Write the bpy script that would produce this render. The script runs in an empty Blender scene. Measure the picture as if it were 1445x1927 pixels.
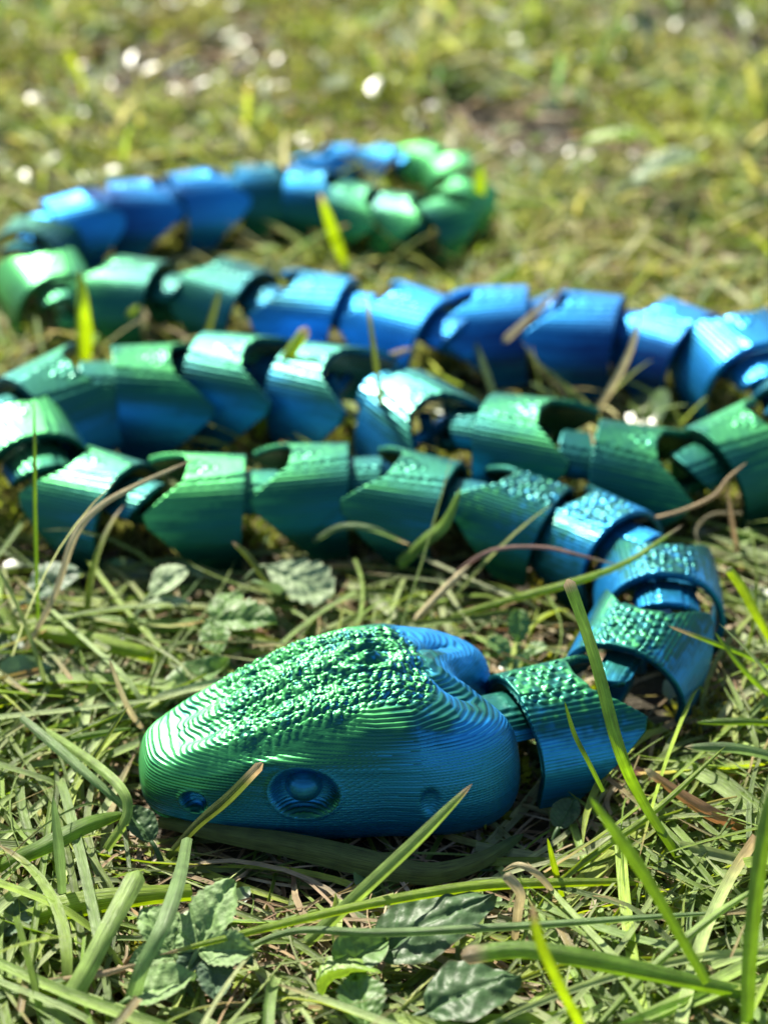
import bpy, math, random
import numpy as np
from mathutils import Vector, Matrix
R = np.random.RandomState(7)
random.seed(7)
sc = bpy.context.scene
CM = 0.01

# ------------------------------------------------------------------ camera
F_PX, PITCH, CAM_H = 4000.0, math.radians(30.0), 25.2      # focal length in photo pixels, tilt down, height in cm
cam = bpy.data.cameras.new('camera'); co = bpy.data.objects.new('camera', cam)
sc.collection.objects.link(co); sc.camera = co
co.location = (0, 0, CAM_H*CM); co.rotation_euler = (math.radians(90)-PITCH, 0, 0)
cam.sensor_fit = 'HORIZONTAL'; cam.sensor_width = 24.0; cam.lens = 24.0*F_PX/1445.0
cam.clip_start = 0.01; cam.clip_end = 500
cam.dof.use_dof = True; cam.dof.focus_distance = 0.380; cam.dof.aperture_fstop = 11.5
cam.dof.aperture_blades = 0

# ------------------------------------------------------------------ sky, sun, exposure
SUN_EL, SUN_AZ = math.radians(46), math.radians(28)       # azimuth counted from straight ahead (+Y) towards the left (-X)
wd = bpy.data.worlds.new('World'); sc.world = wd; wd.use_nodes = True
nt = wd.node_tree; bg = nt.nodes['Background']
sky = nt.nodes.new('ShaderNodeTexSky'); sky.sky_type = 'NISHITA'; sky.sun_disc = False
sky.sun_elevation = SUN_EL; sky.sun_rotation = -SUN_AZ
nt.links.new(sky.outputs[0], bg.inputs[0]); bg.inputs[1].default_value = 0.064
sl = bpy.data.lights.new('sun', 'SUN'); so = bpy.data.objects.new('sun', sl); sc.collection.objects.link(so)
sl.energy = 5.0; sl.angle = math.radians(0.53); sl.color = (1.0, 0.94, 0.80)
sdir = Vector((-math.sin(SUN_AZ)*math.cos(SUN_EL), math.cos(SUN_AZ)*math.cos(SUN_EL), math.sin(SUN_EL)))
so.rotation_euler = sdir.to_track_quat('Z', 'Y').to_euler(); so.location = sdir*3
vs = sc.view_settings; vs.view_transform = 'Standard'; vs.look = 'None'; vs.gamma = 1; vs.use_curve_mapping = False
vs.exposure = 1.62
sc.cycles.max_bounces = 8; sc.cycles.transparent_max_bounces = 8

# ------------------------------------------------------------------ helpers (all lengths in cm until the mesh is made)
def world(px, py, z=0.0):
    x = (px-722.5)/F_PX; y = -(py-963.5)/F_PX
    d = np.array([x, math.cos(PITCH)+y*math.sin(PITCH), -math.sin(PITCH)+y*math.cos(PITCH)])
    return d*((z-CAM_H)/d[2]) + np.array([0, 0, CAM_H])
def mesh(name, V, Fc, mat, cols=None, uvw=None, smooth=True):
    V = np.asarray(V, float); Fc = np.asarray(Fc, np.int32)
    me = bpy.data.meshes.new(name)
    k = Fc.shape[1]
    me.vertices.add(len(V)); me.vertices.foreach_set('co', (V*CM).astype(np.float32).ravel())
    me.loops.add(Fc.size); me.loops.foreach_set('vertex_index', Fc.ravel())
    me.polygons.add(len(Fc)); me.polygons.foreach_set('loop_start', np.arange(0, Fc.size, k, dtype=np.int32))
    me.update(calc_edges=True)
    me.polygons.foreach_set('use_smooth', np.full(len(Fc), smooth))
    if cols is not None:
        c = np.ones((len(V), 4), np.float32); c[:, :3] = cols
        a = me.attributes.new('Col', 'FLOAT_COLOR', 'POINT'); a.data.foreach_set('color', c.ravel())
    if uvw is not None:
        a = me.attributes.new('uvw', 'FLOAT_VECTOR', 'POINT'); a.data.foreach_set('vector', np.asarray(uvw, np.float32).ravel())
    me.materials.append(mat)
    return me
def link(name, me, parent=None, loc=None):
    o = bpy.data.objects.new(name, me); sc.collection.objects.link(o)
    if loc is not None: o.location = [c*CM for c in loc]
    if parent: o.parent = parent
    return o
def tag(o, label=None, cat=None, group=None, kind=None):
    if label: o['label'] = label
    if cat: o['category'] = cat
    if group: o['group'] = group
    if kind: o['kind'] = kind
    return o
def grid_faces(nu, nv, wrap=False):
    i, j = np.meshgrid(np.arange(nu if wrap else nu-1), np.arange(nv-1), indexing='ij')
    i2 = (i+1) % nu
    return np.stack([i*nv+j, i2*nv+j, i2*nv+j+1, i*nv+j+1], -1).reshape(-1, 4)
def sstep(a, b, x):
    t = np.clip((x-a)/(b-a), 0, 1); return t*t*(3-2*t)
def vnoise(p, seed=0):                      # cheap smooth value noise, any number of axes
    p = np.asarray(p, float); n = p.shape[-1]
    i = np.floor(p).astype(np.int64); f = p-i; f = f*f*(3-2*f)
    out = 0
    for c in range(2**n):
        b = np.array([(c >> k) & 1 for k in range(n)])
        q = i+b; h = np.full(q.shape[:-1], seed*7919+13, np.int64)
        for k in range(n): h = (h*1000003) ^ (q[..., k]*(73856093+k*19349663))
        h = (h ^ (h >> 13))*1274126177 & 0x7fffffff
        w = np.prod(np.where(b, f, 1-f), -1)
        out = out + w*(h % 10007)/10007.0
    return out
def normals_of(V, Fc):
    n = np.zeros_like(V)
    a = np.cross(V[Fc[:, 2]]-V[Fc[:, 0]], V[Fc[:, 3]]-V[Fc[:, 1]])
    for k in range(4): np.add.at(n, Fc[:, k], a)
    return n/np.maximum(np.linalg.norm(n, axis=1, keepdims=True), 1e-12)

# ------------------------------------------------------------------ materials
def new_mat(name):
    m = bpy.data.materials.new(name); m.use_nodes = True
    n = m.node_tree; n.nodes.clear(); out = n.nodes.new('ShaderNodeOutputMaterial')
    return m, n, out
def leaf_mat(name, rough=0.42, trans=0.45, stripes=True, spec=0.4, bump=0.3, noise_scale=900.0):
    m, n, out = new_mat(name)
    N = n.nodes.new; L = n.links.new
    col = N('ShaderNodeAttribute'); col.attribute_name = 'Col'
    uv = N('ShaderNodeAttribute'); uv.attribute_name = 'uvw'
    geo = N('ShaderNodeTexCoord')
    noi = N('ShaderNodeTexNoise'); noi.inputs['Scale'].default_value = noise_scale*0.35; noi.inputs['Detail'].default_value = 4
    L(geo.outputs['Object'], noi.inputs['Vector'])
    hsv = N('ShaderNodeHueSaturation')
    mr = N('ShaderNodeMapRange'); mr.inputs['From Min'].default_value = .25; mr.inputs['From Max'].default_value = .75
    mr.inputs['To Min'].default_value = .72; mr.inputs['To Max'].default_value = 1.28
    L(noi.outputs[0], mr.inputs[0]); L(col.outputs['Color'], hsv.inputs['Color'])
    height = noi.outputs[0]
    if stripes:
        sx = N('ShaderNodeSeparateXYZ'); L(uv.outputs['Vector'], sx.inputs[0])
        cb = N('ShaderNodeCombineXYZ')
        mx = N('ShaderNodeMath'); mx.operation = 'MULTIPLY'; mx.inputs[1].default_value = 11; L(sx.outputs[0], mx.inputs[0])
        my = N('ShaderNodeMath'); my.operation = 'MULTIPLY'; my.inputs[1].default_value = 1.2; L(sx.outputs[1], my.inputs[0])
        mz = N('ShaderNodeMath'); mz.operation = 'MULTIPLY'; mz.inputs[1].default_value = 40; L(sx.outputs[2], mz.inputs[0])
        L(mx.outputs[0], cb.inputs[0]); L(my.outputs[0], cb.inputs[1]); L(mz.outputs[0], cb.inputs[2])
        st = N('ShaderNodeTexNoise'); st.inputs['Scale'].default_value = 1.6; st.inputs['Detail'].default_value = 2
        L(cb.outputs[0], st.inputs['Vector'])
        ms = N('ShaderNodeMapRange'); ms.inputs['From Min'].default_value = .3; ms.inputs['From Max'].default_value = .7
        ms.inputs['To Min'].default_value = .55; ms.inputs['To Max'].default_value = 1.4; L(st.outputs[0], ms.inputs[0])
        mm = N('ShaderNodeMath'); mm.operation = 'MULTIPLY'; L(ms.outputs[0], mm.inputs[0]); L(mr.outputs[0], mm.inputs[1])
        L(mm.outputs[0], hsv.inputs['Value']); height = st.outputs[0]
    else:
        L(mr.outputs[0], hsv.inputs['Value'])
    bp = N('ShaderNodeBump'); bp.inputs['Strength'].default_value = bump; bp.inputs['Distance'].default_value = 0.0003
    L(height, bp.inputs['Height'])
    pr = N('ShaderNodeBsdfPrincipled'); pr.inputs['Roughness'].default_value = rough
    pr.inputs['Specular IOR Level'].default_value = spec
    L(hsv.outputs[0], pr.inputs['Base Color']); L(bp.outputs[0], pr.inputs['Normal'])
    tr = N('ShaderNodeBsdfTranslucent'); hs2 = N('ShaderNodeHueSaturation'); hs2.inputs['Hue'].default_value = .49
    hs2.inputs['Saturation'].default_value = 1.15; hs2.inputs['Value'].default_value = 1.25
    L(hsv.outputs[0], hs2.inputs['Color']); L(hs2.outputs[0], tr.inputs['Color'])
    mix = N('ShaderNodeMixShader'); mix.inputs[0].default_value = trans
    L(pr.outputs[0], mix.inputs[1]); L(tr.outputs[0], mix.inputs[2]); L(mix.outputs[0], out.inputs[0])
    return m
M_GRASS = leaf_mat('grass_leaf', .42, .42, True, .4, .6)
M_STRAW = leaf_mat('dry_straw', .6, .25, True, .3, .6)
M_LEAF = leaf_mat('broad_leaf', .48, .3, False, .35, .8, 1500)
M_HAIRY = leaf_mat('hairy_leaf', .62, .25, False, .35, 1.0, 2600)
M_MOSS = leaf_mat('moss', .55, .45, False, .3, .2, 800)

def plastic_mat(name):                      # two-colour silk filament; Col.r = how green that bead face is, object colour shifts it per link
    m, n, out = new_mat(name); N = n.nodes.new; L = n.links.new
    at = N('ShaderNodeAttribute'); at.attribute_name = 'Col'
    sp = N('ShaderNodeSeparateColor'); L(at.outputs['Color'], sp.inputs[0])
    oi = N('ShaderNodeObjectInfo'); so_ = N('ShaderNodeSeparateColor'); L(oi.outputs['Color'], so_.inputs[0])
    mx = N('ShaderNodeMix'); mx.data_type = 'FLOAT'      # side value -> top value
    L(sp.outputs[0], mx.inputs[0]); L(so_.outputs[1], mx.inputs[2]); L(so_.outputs[0], mx.inputs[3])
    tc = N('ShaderNodeTexCoord'); mp = N('ShaderNodeMapping'); mp.inputs['Scale'].default_value = (60, 60, 1900)
    L(tc.outputs['Object'], mp.inputs[0])
    no = N('ShaderNodeTexNoise'); no.inputs['Scale'].default_value = 1; no.inputs['Detail'].default_value = 2; L(mp.outputs[0], no.inputs['Vector'])
    ad = N('ShaderNodeMath'); ad.operation = 'ADD'; L(mx.outputs[0], ad.inputs[0])
    s1 = N('ShaderNodeMapRange'); s1.inputs['From Min'].default_value = .3; s1.inputs['From Max'].default_value = .7
    s1.inputs['To Min'].default_value = -.06; s1.inputs['To Max'].default_value = .06; L(no.outputs[0], s1.inputs[0]); L(s1.outputs[0], ad.inputs[1])
    ad2 = N('ShaderNodeMath'); ad2.operation = 'ADD'; L(ad.outputs[0], ad2.inputs[0]); L(sp.outputs[1], ad2.inputs[1])
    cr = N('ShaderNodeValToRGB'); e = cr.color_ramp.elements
    e[0].position = 0.0; e[0].color = (.0015, .026, .13, 1)  # navy also takes in the shade on the far coils' flanks
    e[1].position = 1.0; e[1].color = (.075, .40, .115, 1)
    q = e.new(.33); q.color = (.013, .25, .60, 1); q = e.new(.62); q.color = (.003, .085, .09, 1)  # azure takes in reflected sky, dark teal and green the flanks' shade
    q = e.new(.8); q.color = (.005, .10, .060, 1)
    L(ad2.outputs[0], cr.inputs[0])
    pr = N('ShaderNodeBsdfPrincipled'); pr.inputs['Metallic'].default_value = .78; pr.inputs['Roughness'].default_value = .40
    pr.inputs['Specular IOR Level'].default_value = .4
    pr.inputs['Coat Weight'].default_value = .12; pr.inputs['Coat Roughness'].default_value = .2
    L(cr.outputs[0], pr.inputs['Base Color']); L(pr.outputs[0], out.inputs[0])
    return m
M_PLA = plastic_mat('silk_filament')

def soil_mat():
    m, n, out = new_mat('soil'); N = n.nodes.new; L = n.links.new
    tc = N('ShaderNodeTexCoord')
    a = N('ShaderNodeTexNoise'); a.inputs['Scale'].default_value = 60; a.inputs['Detail'].default_value = 8
    b = N('ShaderNodeTexNoise'); b.inputs['Scale'].default_value = 700; b.inputs['Detail'].default_value = 5
    L(tc.outputs['Object'], a.inputs[0]); L(tc.outputs['Object'], b.inputs[0])
    cr = N('ShaderNodeValToRGB'); e = cr.color_ramp.elements
    e[0].position = .35; e[0].color = (.018, .011, .006, 1); e[1].position = .7; e[1].color = (.075, .055, .022, 1)
    q = e.new(.55); q.color = (.035, .03, .01, 1)
    L(a.outputs[0], cr.inputs[0])
    bp = N('ShaderNodeBump'); bp.inputs['Strength'].default_value = 1; bp.inputs['Distance'].default_value = .002; L(b.outputs[0], bp.inputs['Height'])
    pr = N('ShaderNodeBsdfPrincipled'); pr.inputs['Roughness'].default_value = .9
    L(cr.outputs[0], pr.inputs['Base Color']); L(bp.outputs[0], pr.inputs['Normal']); L(pr.outputs[0], out.inputs[0])
    return m
# ------------------------------------------------------------------ ground: one sheet out to the horizon
g = np.linspace(-1, 1, 281); gx = np.sinh(g*6.6)/np.sinh(6.6)*9000
GX, GY = np.meshgrid(gx, gx+45, indexing='ij')
def ground_z(x, y):
    p = np.stack([x, y], -1)
    return (vnoise(p*.35, 3)-.5)*.5 + (vnoise(p*1.3, 4)-.5)*.28 - .35
GZ = ground_z(GX, GY)
tag(link('ground', mesh('ground', np.stack([GX, GY, GZ], -1).reshape(-1, 3), grid_faces(281, 281), soil_mat())), kind='structure')

# ------------------------------------------------------------------ the snake: layout of its links, as seen in the photo
#   (px, py, scale, top green, side green)
SEG = [(1018,1385,1.04,.80,.30),(1192,1262,1.0,.74,.25),(1238,1145,1.0,.62,.28),(1142,1042,1.0,.55,.55),(975,1002,1.0,.66,.70),
 (800,962,1.0,.75,.62),(607,925,1.0,.80,.66),(405,938,1.0,.90,.70),(212,930,1.0,.82,.58),(48,868,1.06,.95,.30),(80,762,1.05,.75,.25),
 (262,728,1.0,.85,.16),(440,706,1.0,.76,.18),(620,735,1.0,.68,.18),(800,797,1.0,.68,.22),(980,850,1.0,.80,.55),(1165,885,1.0,.80,.66),
 (1372,868,1.0,.85,.75),(1505,775,1.0,.7,.5),(1405,690,1.08,.42,.34),(1278,655,.98,.22,.0),(1118,632,.98,.18,.02),(950,620,.98,.22,.02),  # link at the right edge is coloured paler for the sun's gleam
 (785,612,.97,.28,.25),(612,580,.96,.5,.15),(436,560,.95,.68,.66),(262,552,.94,.80,.74),(100,530,.93,.95,.9),(52,462,.92,.75,.60),
 (142,425,.90,.40,.15),(245,408,.88,.15,.05),(360,385,.85,.22,.22),(478,372,.82,.55,.70),(578,375,.78,.45,.70),(665,395,.74,.8,.8),
 (750,415,.70,.8,.85),(822,425,.66,.85,.8),(868,385,.62,.95,.9),(860,330,.60,1.0,.95),(800,302,.54,1.0,.95),(725,302,.50,.45,.3),
 (650,296,.46,.2,.3),(592,312,.42,.25,.3)]
DY = [0]*5+[10, 25, 30]+[42, 30]+[45]*3+[38]*2+[30]*3+[32]*5+[40]*6+[20]*30
SEG = [(a, b+DY[i], s*(1 if i < 30 else 1.1), t, g_) for i, (a, b, s, t, g_) in enumerate(SEG)]
SC = np.array([world(a, b, .9*s) for a, b, s, _, _ in SEG]); SS = np.array([s[2] for s in SEG])

snake = bpy.data.objects.new('toy_snake', None); sc.collection.objects.link(snake)
HX = world(600, 1560, 0)
# head frame: local +x runs from the snout to the neck
YAW = math.radians(10)
hax = np.array([math.cos(YAW), math.sin(YAW), 0]); hay = np.array([-math.sin(YAW), math.cos(YAW), 0])
snout = world(262, 1450, .95)[:2]
HL = 7.25
HBASE = np.array([snout[0], snout[1], 0.0])
snake.location = Vector(HBASE*CM)
tag(snake, 'blue and green jointed plastic snake lying in coils on the lawn', 'toy snake')
LAYER = .056
def bead(z):
    f = z/LAYER - np.floor(z/LAYER)
    return np.sqrt(np.maximum(1-(2*f-1)**2, 0))

def make_head():
    # half outline seen from above, snout -> jowl -> notch
    O = np.array([(0,0),(.02,.36),(.12,.66),(.45,.98),(1.2,1.34),(2.2,1.64),(3.2,1.86),(4.2,2.04),(5.1,2.14),(5.9,2.12),(6.6,1.96),(7.1,1.62),(7.3,1.25),
                  (7.2,.92),(6.95,.66),(6.7,.42),(6.5,.2),(6.45,0)])
    Q = np.array([.9,.9,.95,1.1,1.6,2.4,3.2,4.0,4.8,5.5,6.0,6.25,6.35,6.25,6.0,5.65,5.35,5.2])
    n = 330
    d = np.r_[0, np.cumsum(np.linalg.norm(np.diff(O, axis=0), axis=1))]
    def cat(P, t):          # Catmull-Rom through P at chord parameters d
        Pp = np.vstack([P[0]*2-P[1], P, P[-1]*2-P[-2]])
        i = np.clip(np.searchsorted(d, t, side='right')-1, 0, len(P)-2); f = ((t-d[i])/(d[i+1]-d[i]))[:, None]
        a, b, c, e = Pp[i], Pp[i+1], Pp[i+2], Pp[i+3]
        return b+.5*f*(c-a+f*(2*a-5*b+4*c-e+f*(3*(b-c)+e-a)))
    t = np.linspace(0, d[-1], n)
    Oh, qh = cat(O, t), cat(np.stack([Q, Q], -1), t)[:, 0]
    Sh = np.stack([np.minimum(qh, 5.2)+np.maximum(qh-5.2, 0)*.70, np.maximum(qh-5.2, 0)*.72], -1)   # the ridge forks towards the two jowls
    Oh[0, 1] = Oh[-1, 1] = 0; Oh[:, 1] = np.maximum(Oh[:, 1], 0)
    Of = np.vstack([Oh, Oh[-2:0:-1]*[1, -1]]); Sf = np.vstack([Sh, Sh[-2:0:-1]*[1, -1]])
    # section from bottom up to the ridge: s (share of the half width) and g (share of the height)
    ps = np.array([.60,.84,.93,.985,1.0,.99,.96,.90,.82,.69,.50,.26,0]); pg = np.array([0,.02,.09,.2,.33,.46,.60,.73,.825,.895,.945,.98,1.0])
    u0 = np.r_[0, np.cumsum(np.hypot(np.diff(ps)*2.2, np.diff(pg)*2.7))]
    nv = 330
    u = np.linspace(0, u0[-1], nv)
    def sm(a):
        r = np.interp(u, u0, a); k = np.ones(9)/9
        return np.convolve(np.pad(r, 4, 'edge'), k, 'valid')
    s, gg = sm(ps), sm(pg); s[-1] = 0; gg[-1] = 1
    def ridge(x, y):
        h = np.interp(x, [0,.5,1.2,2.2,3.2,4.2,4.9,5.6,6.3,7.2], [1.2,1.45,1.85,2.35,2.78,3.02,3.0,2.74,2.30,1.85])
        return h - .10*np.abs(y)
    Z0 = np.where(Of[:, 0] < 2, .12*(1-Of[:, 0]/2)**1.5*2.2, 0)
    H = ridge(Sf[:, 0], Sf[:, 1])
    XY = Sf[:, None, :] + (Of-Sf)[:, None, :]*s[None, :, None]
    Z = .06 + Z0[:, None]*(1-gg) + H[:, None]*gg[None, :]
    x, y = XY[..., 0], XY[..., 1]
    top = sstep(.70, .86, gg)[None, :]*np.ones_like(x)
    # snout: keep the end low and round
    # embossed scales on the crown, a groove on either side of the snout ridge and a disc between the jowls
    wob = vnoise(np.stack([x*1.3, y*1.3], -1), 5)-.5
    yy = np.abs(y)
    crown = top*sstep(1.0, 2.6, x+.5*wob)*(1-sstep(5.3, 5.9, x+.5*wob+.2*yy))*(1-sstep(1.15, 1.7, yy+.6*wob))
    ci = (x+.35*yy+.5*wob)/.19; row = np.floor(yy/.24+.4*wob); ci = ci+.5*(row % 2)
    fx = np.abs(ci-np.floor(ci)-.5)*2; fy = np.abs((yy/.24+.4*wob)-row-.5)*2
    tile = (1-fx**3)*(1-fy**3)
    disc = np.exp(-(np.hypot((x-4.55)/.75, y/.5))**4)
    rel = crown*(.062*tile - .02)*(1-disc)
    # long folds running from the snout to the crown
    fold = np.cos(yy/(.32+.07*x)*math.pi)
    rel += top*(1-sstep(3.4, 4.6, x))*.075*fold*sstep(.5, 1.2, x)
    r = np.hypot((x-4.55)/1.0, y/.62)          # rings round the oval disc on the crown
    rel += top*np.exp(-(r/1.15)**2)*.10*np.cos(r*8.5)
    rel += crown*.05*(vnoise(np.stack([x*9, y*9], -1), 6)-.5)
    # cheek swell, eye socket and nostril on both flanks
    side = 1-top
    Yout = np.where(y >= 0, 1, -1)
    Zr = Z+rel
    P = np.stack([x, y, Zr], -1).reshape(-1, 3)
    nu = len(Of); Fc = grid_faces(nu, nv, True)
    Fc = Fc[:, ::-1] if normals_of(P, Fc)[(nu//4)*nv+nv//2, 2] < 0 else Fc
    Nn = normals_of(P, Fc)
    def bump_at(cx, cz, rx, rz):
        return np.hypot((P[:, 0]-cx)/rx, (P[:, 2]-cz)/rz)
    flank = sstep(.05, .7, side.reshape(-1))
    disp = np.zeros(len(P))
    e = bump_at(3.0, 1.36, .58, .47); disp -= flank*.30*np.exp(-(e)**6) - flank*.05*np.exp(-((e-1.12)/.12)**2)
    dm = bump_at(5.35, 1.15, .16, .26); disp -= flank*.10*np.exp(-dm**4)
    ns = bump_at(.95, 1.0, .21, .19); disp -= flank*.24*np.exp(-(ns)**6) - flank*.03*np.exp(-((ns-1.2)/.2)**2)
    # brow over the eye, mouth line round the snout, hollow of the cheek
    br = bump_at(3.0, 1.92, 1.5, .14); disp += flank*.07*np.exp(-br**2)
    hol = bump_at(4.55, .95, .55, .75); disp -= flank*.07*np.exp(-hol**2)
    jl = bump_at(6.0, 1.0, 1.1, 1.0); disp += flank*.07*np.exp(-jl**2)
    ml = np.exp(-((P[:, 2]-(.50-.05*P[:, 0]))/.055)**2)*(1-sstep(2.4, 3.4, P[:, 0])); disp -= flank*.07*ml
    P = P + Nn*disp[:, None]
    # printed layers: beads on the walls, terraces on the crown
    Nn = normals_of(P, Fc)
    zz = P[:, 2]; q = zz/LAYER; fr = q-np.floor(q)
    tz = (np.floor(q)+sstep(.30, .70, fr))*LAYER
    up = np.clip(np.abs(Nn[:, 2]), 0, 1)
    P2 = P + Nn*(.016*(bead(zz)-.6)*(1-up**2))[:, None]
    P2[:, 2] += (tz-zz)*.85*up**2
    # strands of infill showing on the crown
    tt = top.reshape(-1); ca = vnoise(np.stack([P[:, 0]*16, P[:, 1]*30, np.floor(q)*3.1], -1), 8)
    P2[:, 2] += (ca-.5)*.045*crown.reshape(-1)*up
    # colour value: how green each bead face is
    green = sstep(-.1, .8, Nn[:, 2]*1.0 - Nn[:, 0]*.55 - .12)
    gs = sstep(.62, .95, 1-P[:, 0]/7.3)*.45*sstep(.6, 1.5, P[:, 2])
    mott = (vnoise(P*np.array([3.5, 3.5, 3.5]), 9)-.5)*.3*tt + (ca-.5)*.8*crown.reshape(-1)*up
    ed = (fr-.5)*.35*(1-tt*.6)
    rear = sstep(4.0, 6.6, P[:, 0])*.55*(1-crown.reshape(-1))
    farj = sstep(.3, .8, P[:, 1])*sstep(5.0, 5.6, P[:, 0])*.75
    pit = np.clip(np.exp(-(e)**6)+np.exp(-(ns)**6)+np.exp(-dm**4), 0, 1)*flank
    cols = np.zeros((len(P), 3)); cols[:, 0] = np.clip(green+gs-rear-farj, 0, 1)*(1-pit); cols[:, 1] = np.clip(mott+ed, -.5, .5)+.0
    # negative values cannot be told by a colour, so shift: value .25 is added here and the ramp entry is lowered for the head below
    me = mesh('snake_head', P2, Fc, M_PLA, cols)
    import bmesh
    bm = bmesh.new(); bm.from_mesh(me); bmesh.ops.remove_doubles(bm, verts=bm.verts, dist=1e-6)
    bmesh.ops.recalc_face_normals(bm, faces=bm.faces); bm.to_mesh(me); bm.free()
    o = link('head', me, snake); o.rotation_euler = (0, 0, YAW); o.scale = (.965, 1, 1); o.color = (.92, .38, 0, 1)
    # eyeballs
    for sgn in (-1, 1):
        a = np.linspace(0, math.pi, 41); b = np.linspace(0, 2*math.pi, 48, endpoint=False)
        A, B = np.meshgrid(b, a, indexing='ij')
        rr = .30
        E = np.stack([rr*np.sin(B)*np.cos(A)*1.15, rr*np.sin(B)*np.sin(A), rr*np.cos(B)], -1).reshape(-1, 3)
        c = np.array([3.04, sgn*1.52, 1.36]); Ew = E+c
        Ew = Ew + (E/rr)*(.008*bead(Ew[:, 2]))[:, None]
        cl = np.zeros((len(E), 3)); cl[:, 0] = .25
        link('eye', mesh('eye', Ew, grid_faces(48, 41, True), M_PLA, cl), o).color = (.90, .38, 0, 1)
    return o
head = make_head()

def shell(rad_y, rad_z, z0, amax, xh, xt, thick, na, nx, relief=1.0, flare=0.0):
    """arch shell: xh(a), xt(a) are its head-side and tail-side edges at arch position a in -1..1"""
    a = np.linspace(-1, 1, na); ang = a*amax
    sy = np.sign(np.sin(ang))*np.abs(np.sin(ang))**.85; cz = np.sign(np.cos(ang))*np.abs(np.cos(ang))**.92
    h, tl = xh(np.abs(a)), xt(np.abs(a))
    w = np.linspace(0, 1, nx)
    X = h[:, None]+(tl-h)[:, None]*w[None, :]
    fl = 1+flare*w[None, :]
    lower = sstep(.72, 1.0, np.abs(a))[:, None]
    Y = rad_y*sy[:, None]*fl*(1-.10*lower); Z = z0+rad_z*cz[:, None]*(1+.3*flare*w[None, :])
    nz = np.maximum(cz, 0)[:, None]*np.ones_like(X)
    edge_ = (sstep(0, .10, w)*(1-sstep(.90, 1, w)))[None, :]; relief = relief*edge_
    if True:
        topm = sstep(.86, .98, nz)
        wv = .5*(vnoise(np.stack([X*2.5, Y*2.5], -1), 15)-.5); ty = np.abs(((Y/.15)+wv) % 1-.5)*2; tx = np.abs((X/.21+.5*np.floor(Y/.15+wv)+wv) % 1-.5)*2
        Z = Z+relief*topm*(.035*(1-tx**3)*(1-ty**3)-.012)
        Z = Z+relief*topm*.04*(vnoise(np.stack([X*10, Y*10], -1), 12)-.5)
    Po = np.stack([X, Y, Z], -1).reshape(-1, 3)
    Fo = grid_faces(na, nx)
    N0 = normals_of(Po, Fo)
    if N0[(na//2)*nx+nx//2, 2] < 0: N0 = -N0
    zz = Po[:, 2]; q = zz/LAYER; fr = q-np.floor(q); up = np.abs(N0[:, 2])
    P2 = Po+N0*(.014*(bead(zz)-.6)*(1-up**2))[:, None]
    P2[:, 2] += ((np.floor(q)+sstep(.3, .7, fr))*LAYER-zz)*.8*up**2
    Pi = Po-N0*thick; n = na*nx
    # outer grid, inner grid and the rim between them
    V = np.vstack([P2, Pi]); Fi = Fo[:, ::-1]+n
    idx = np.arange(n).reshape(na, nx)
    loop = np.r_[idx[0, :], idx[1:, -1], idx[-1, -2::-1], idx[-2:0:-1, 0]]
    l2 = np.roll(loop, -1)
    rim = np.stack([loop, l2, l2+n, loop+n], -1)
    Fc = np.vstack([Fo, Fi, rim])
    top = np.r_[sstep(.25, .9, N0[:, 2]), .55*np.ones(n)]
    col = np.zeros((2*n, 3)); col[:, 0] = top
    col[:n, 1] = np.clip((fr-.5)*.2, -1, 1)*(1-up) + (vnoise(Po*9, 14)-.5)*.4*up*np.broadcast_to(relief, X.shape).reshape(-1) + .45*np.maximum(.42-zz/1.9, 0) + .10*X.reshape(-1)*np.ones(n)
    # rim lighter green
    rv = np.zeros(2*n, bool); rv[loop] = True; col[rv, 0] = np.maximum(col[rv, 0], .7)
    return V, Fc, col
def join(parts):
    V, Fc, C, k = [], [], [], 0
    for v, f, c in parts: V.append(v); Fc.append(f+k); C.append(c); k += len(v)
    return np.vstack(V), np.vstack(Fc), np.vstack(C)
def fix_normals(me):
    import bmesh
    bm = bmesh.new(); bm.from_mesh(me); bmesh.ops.recalc_face_normals(bm, faces=bm.faces); bm.to_mesh(me); bm.free()
AM = math.radians(99)
xh = lambda a: -.70 + .10*sstep(.2, .8, a)
xt = lambda a: np.interp(a, [0, .18, .48, .58, 1.0], [.52, .62, 1.46, 1.38, .10])
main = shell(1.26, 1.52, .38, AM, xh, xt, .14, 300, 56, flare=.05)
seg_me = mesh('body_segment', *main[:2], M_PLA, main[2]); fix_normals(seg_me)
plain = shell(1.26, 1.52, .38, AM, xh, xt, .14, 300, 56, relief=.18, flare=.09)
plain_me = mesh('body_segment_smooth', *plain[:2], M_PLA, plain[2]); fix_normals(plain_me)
def neck_mesh(half):
    nk = shell(.86, 1.16, .46, math.radians(half), lambda a: -1.42+.3*a**2, lambda a: -.5+0*a, .15, 110, 24, relief=.3)
    me = mesh('neck_arch', *nk[:2], M_PLA, nk[2]); fix_normals(me); return me
neck_near, neck_far = neck_mesh(22), neck_mesh(52)
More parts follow.
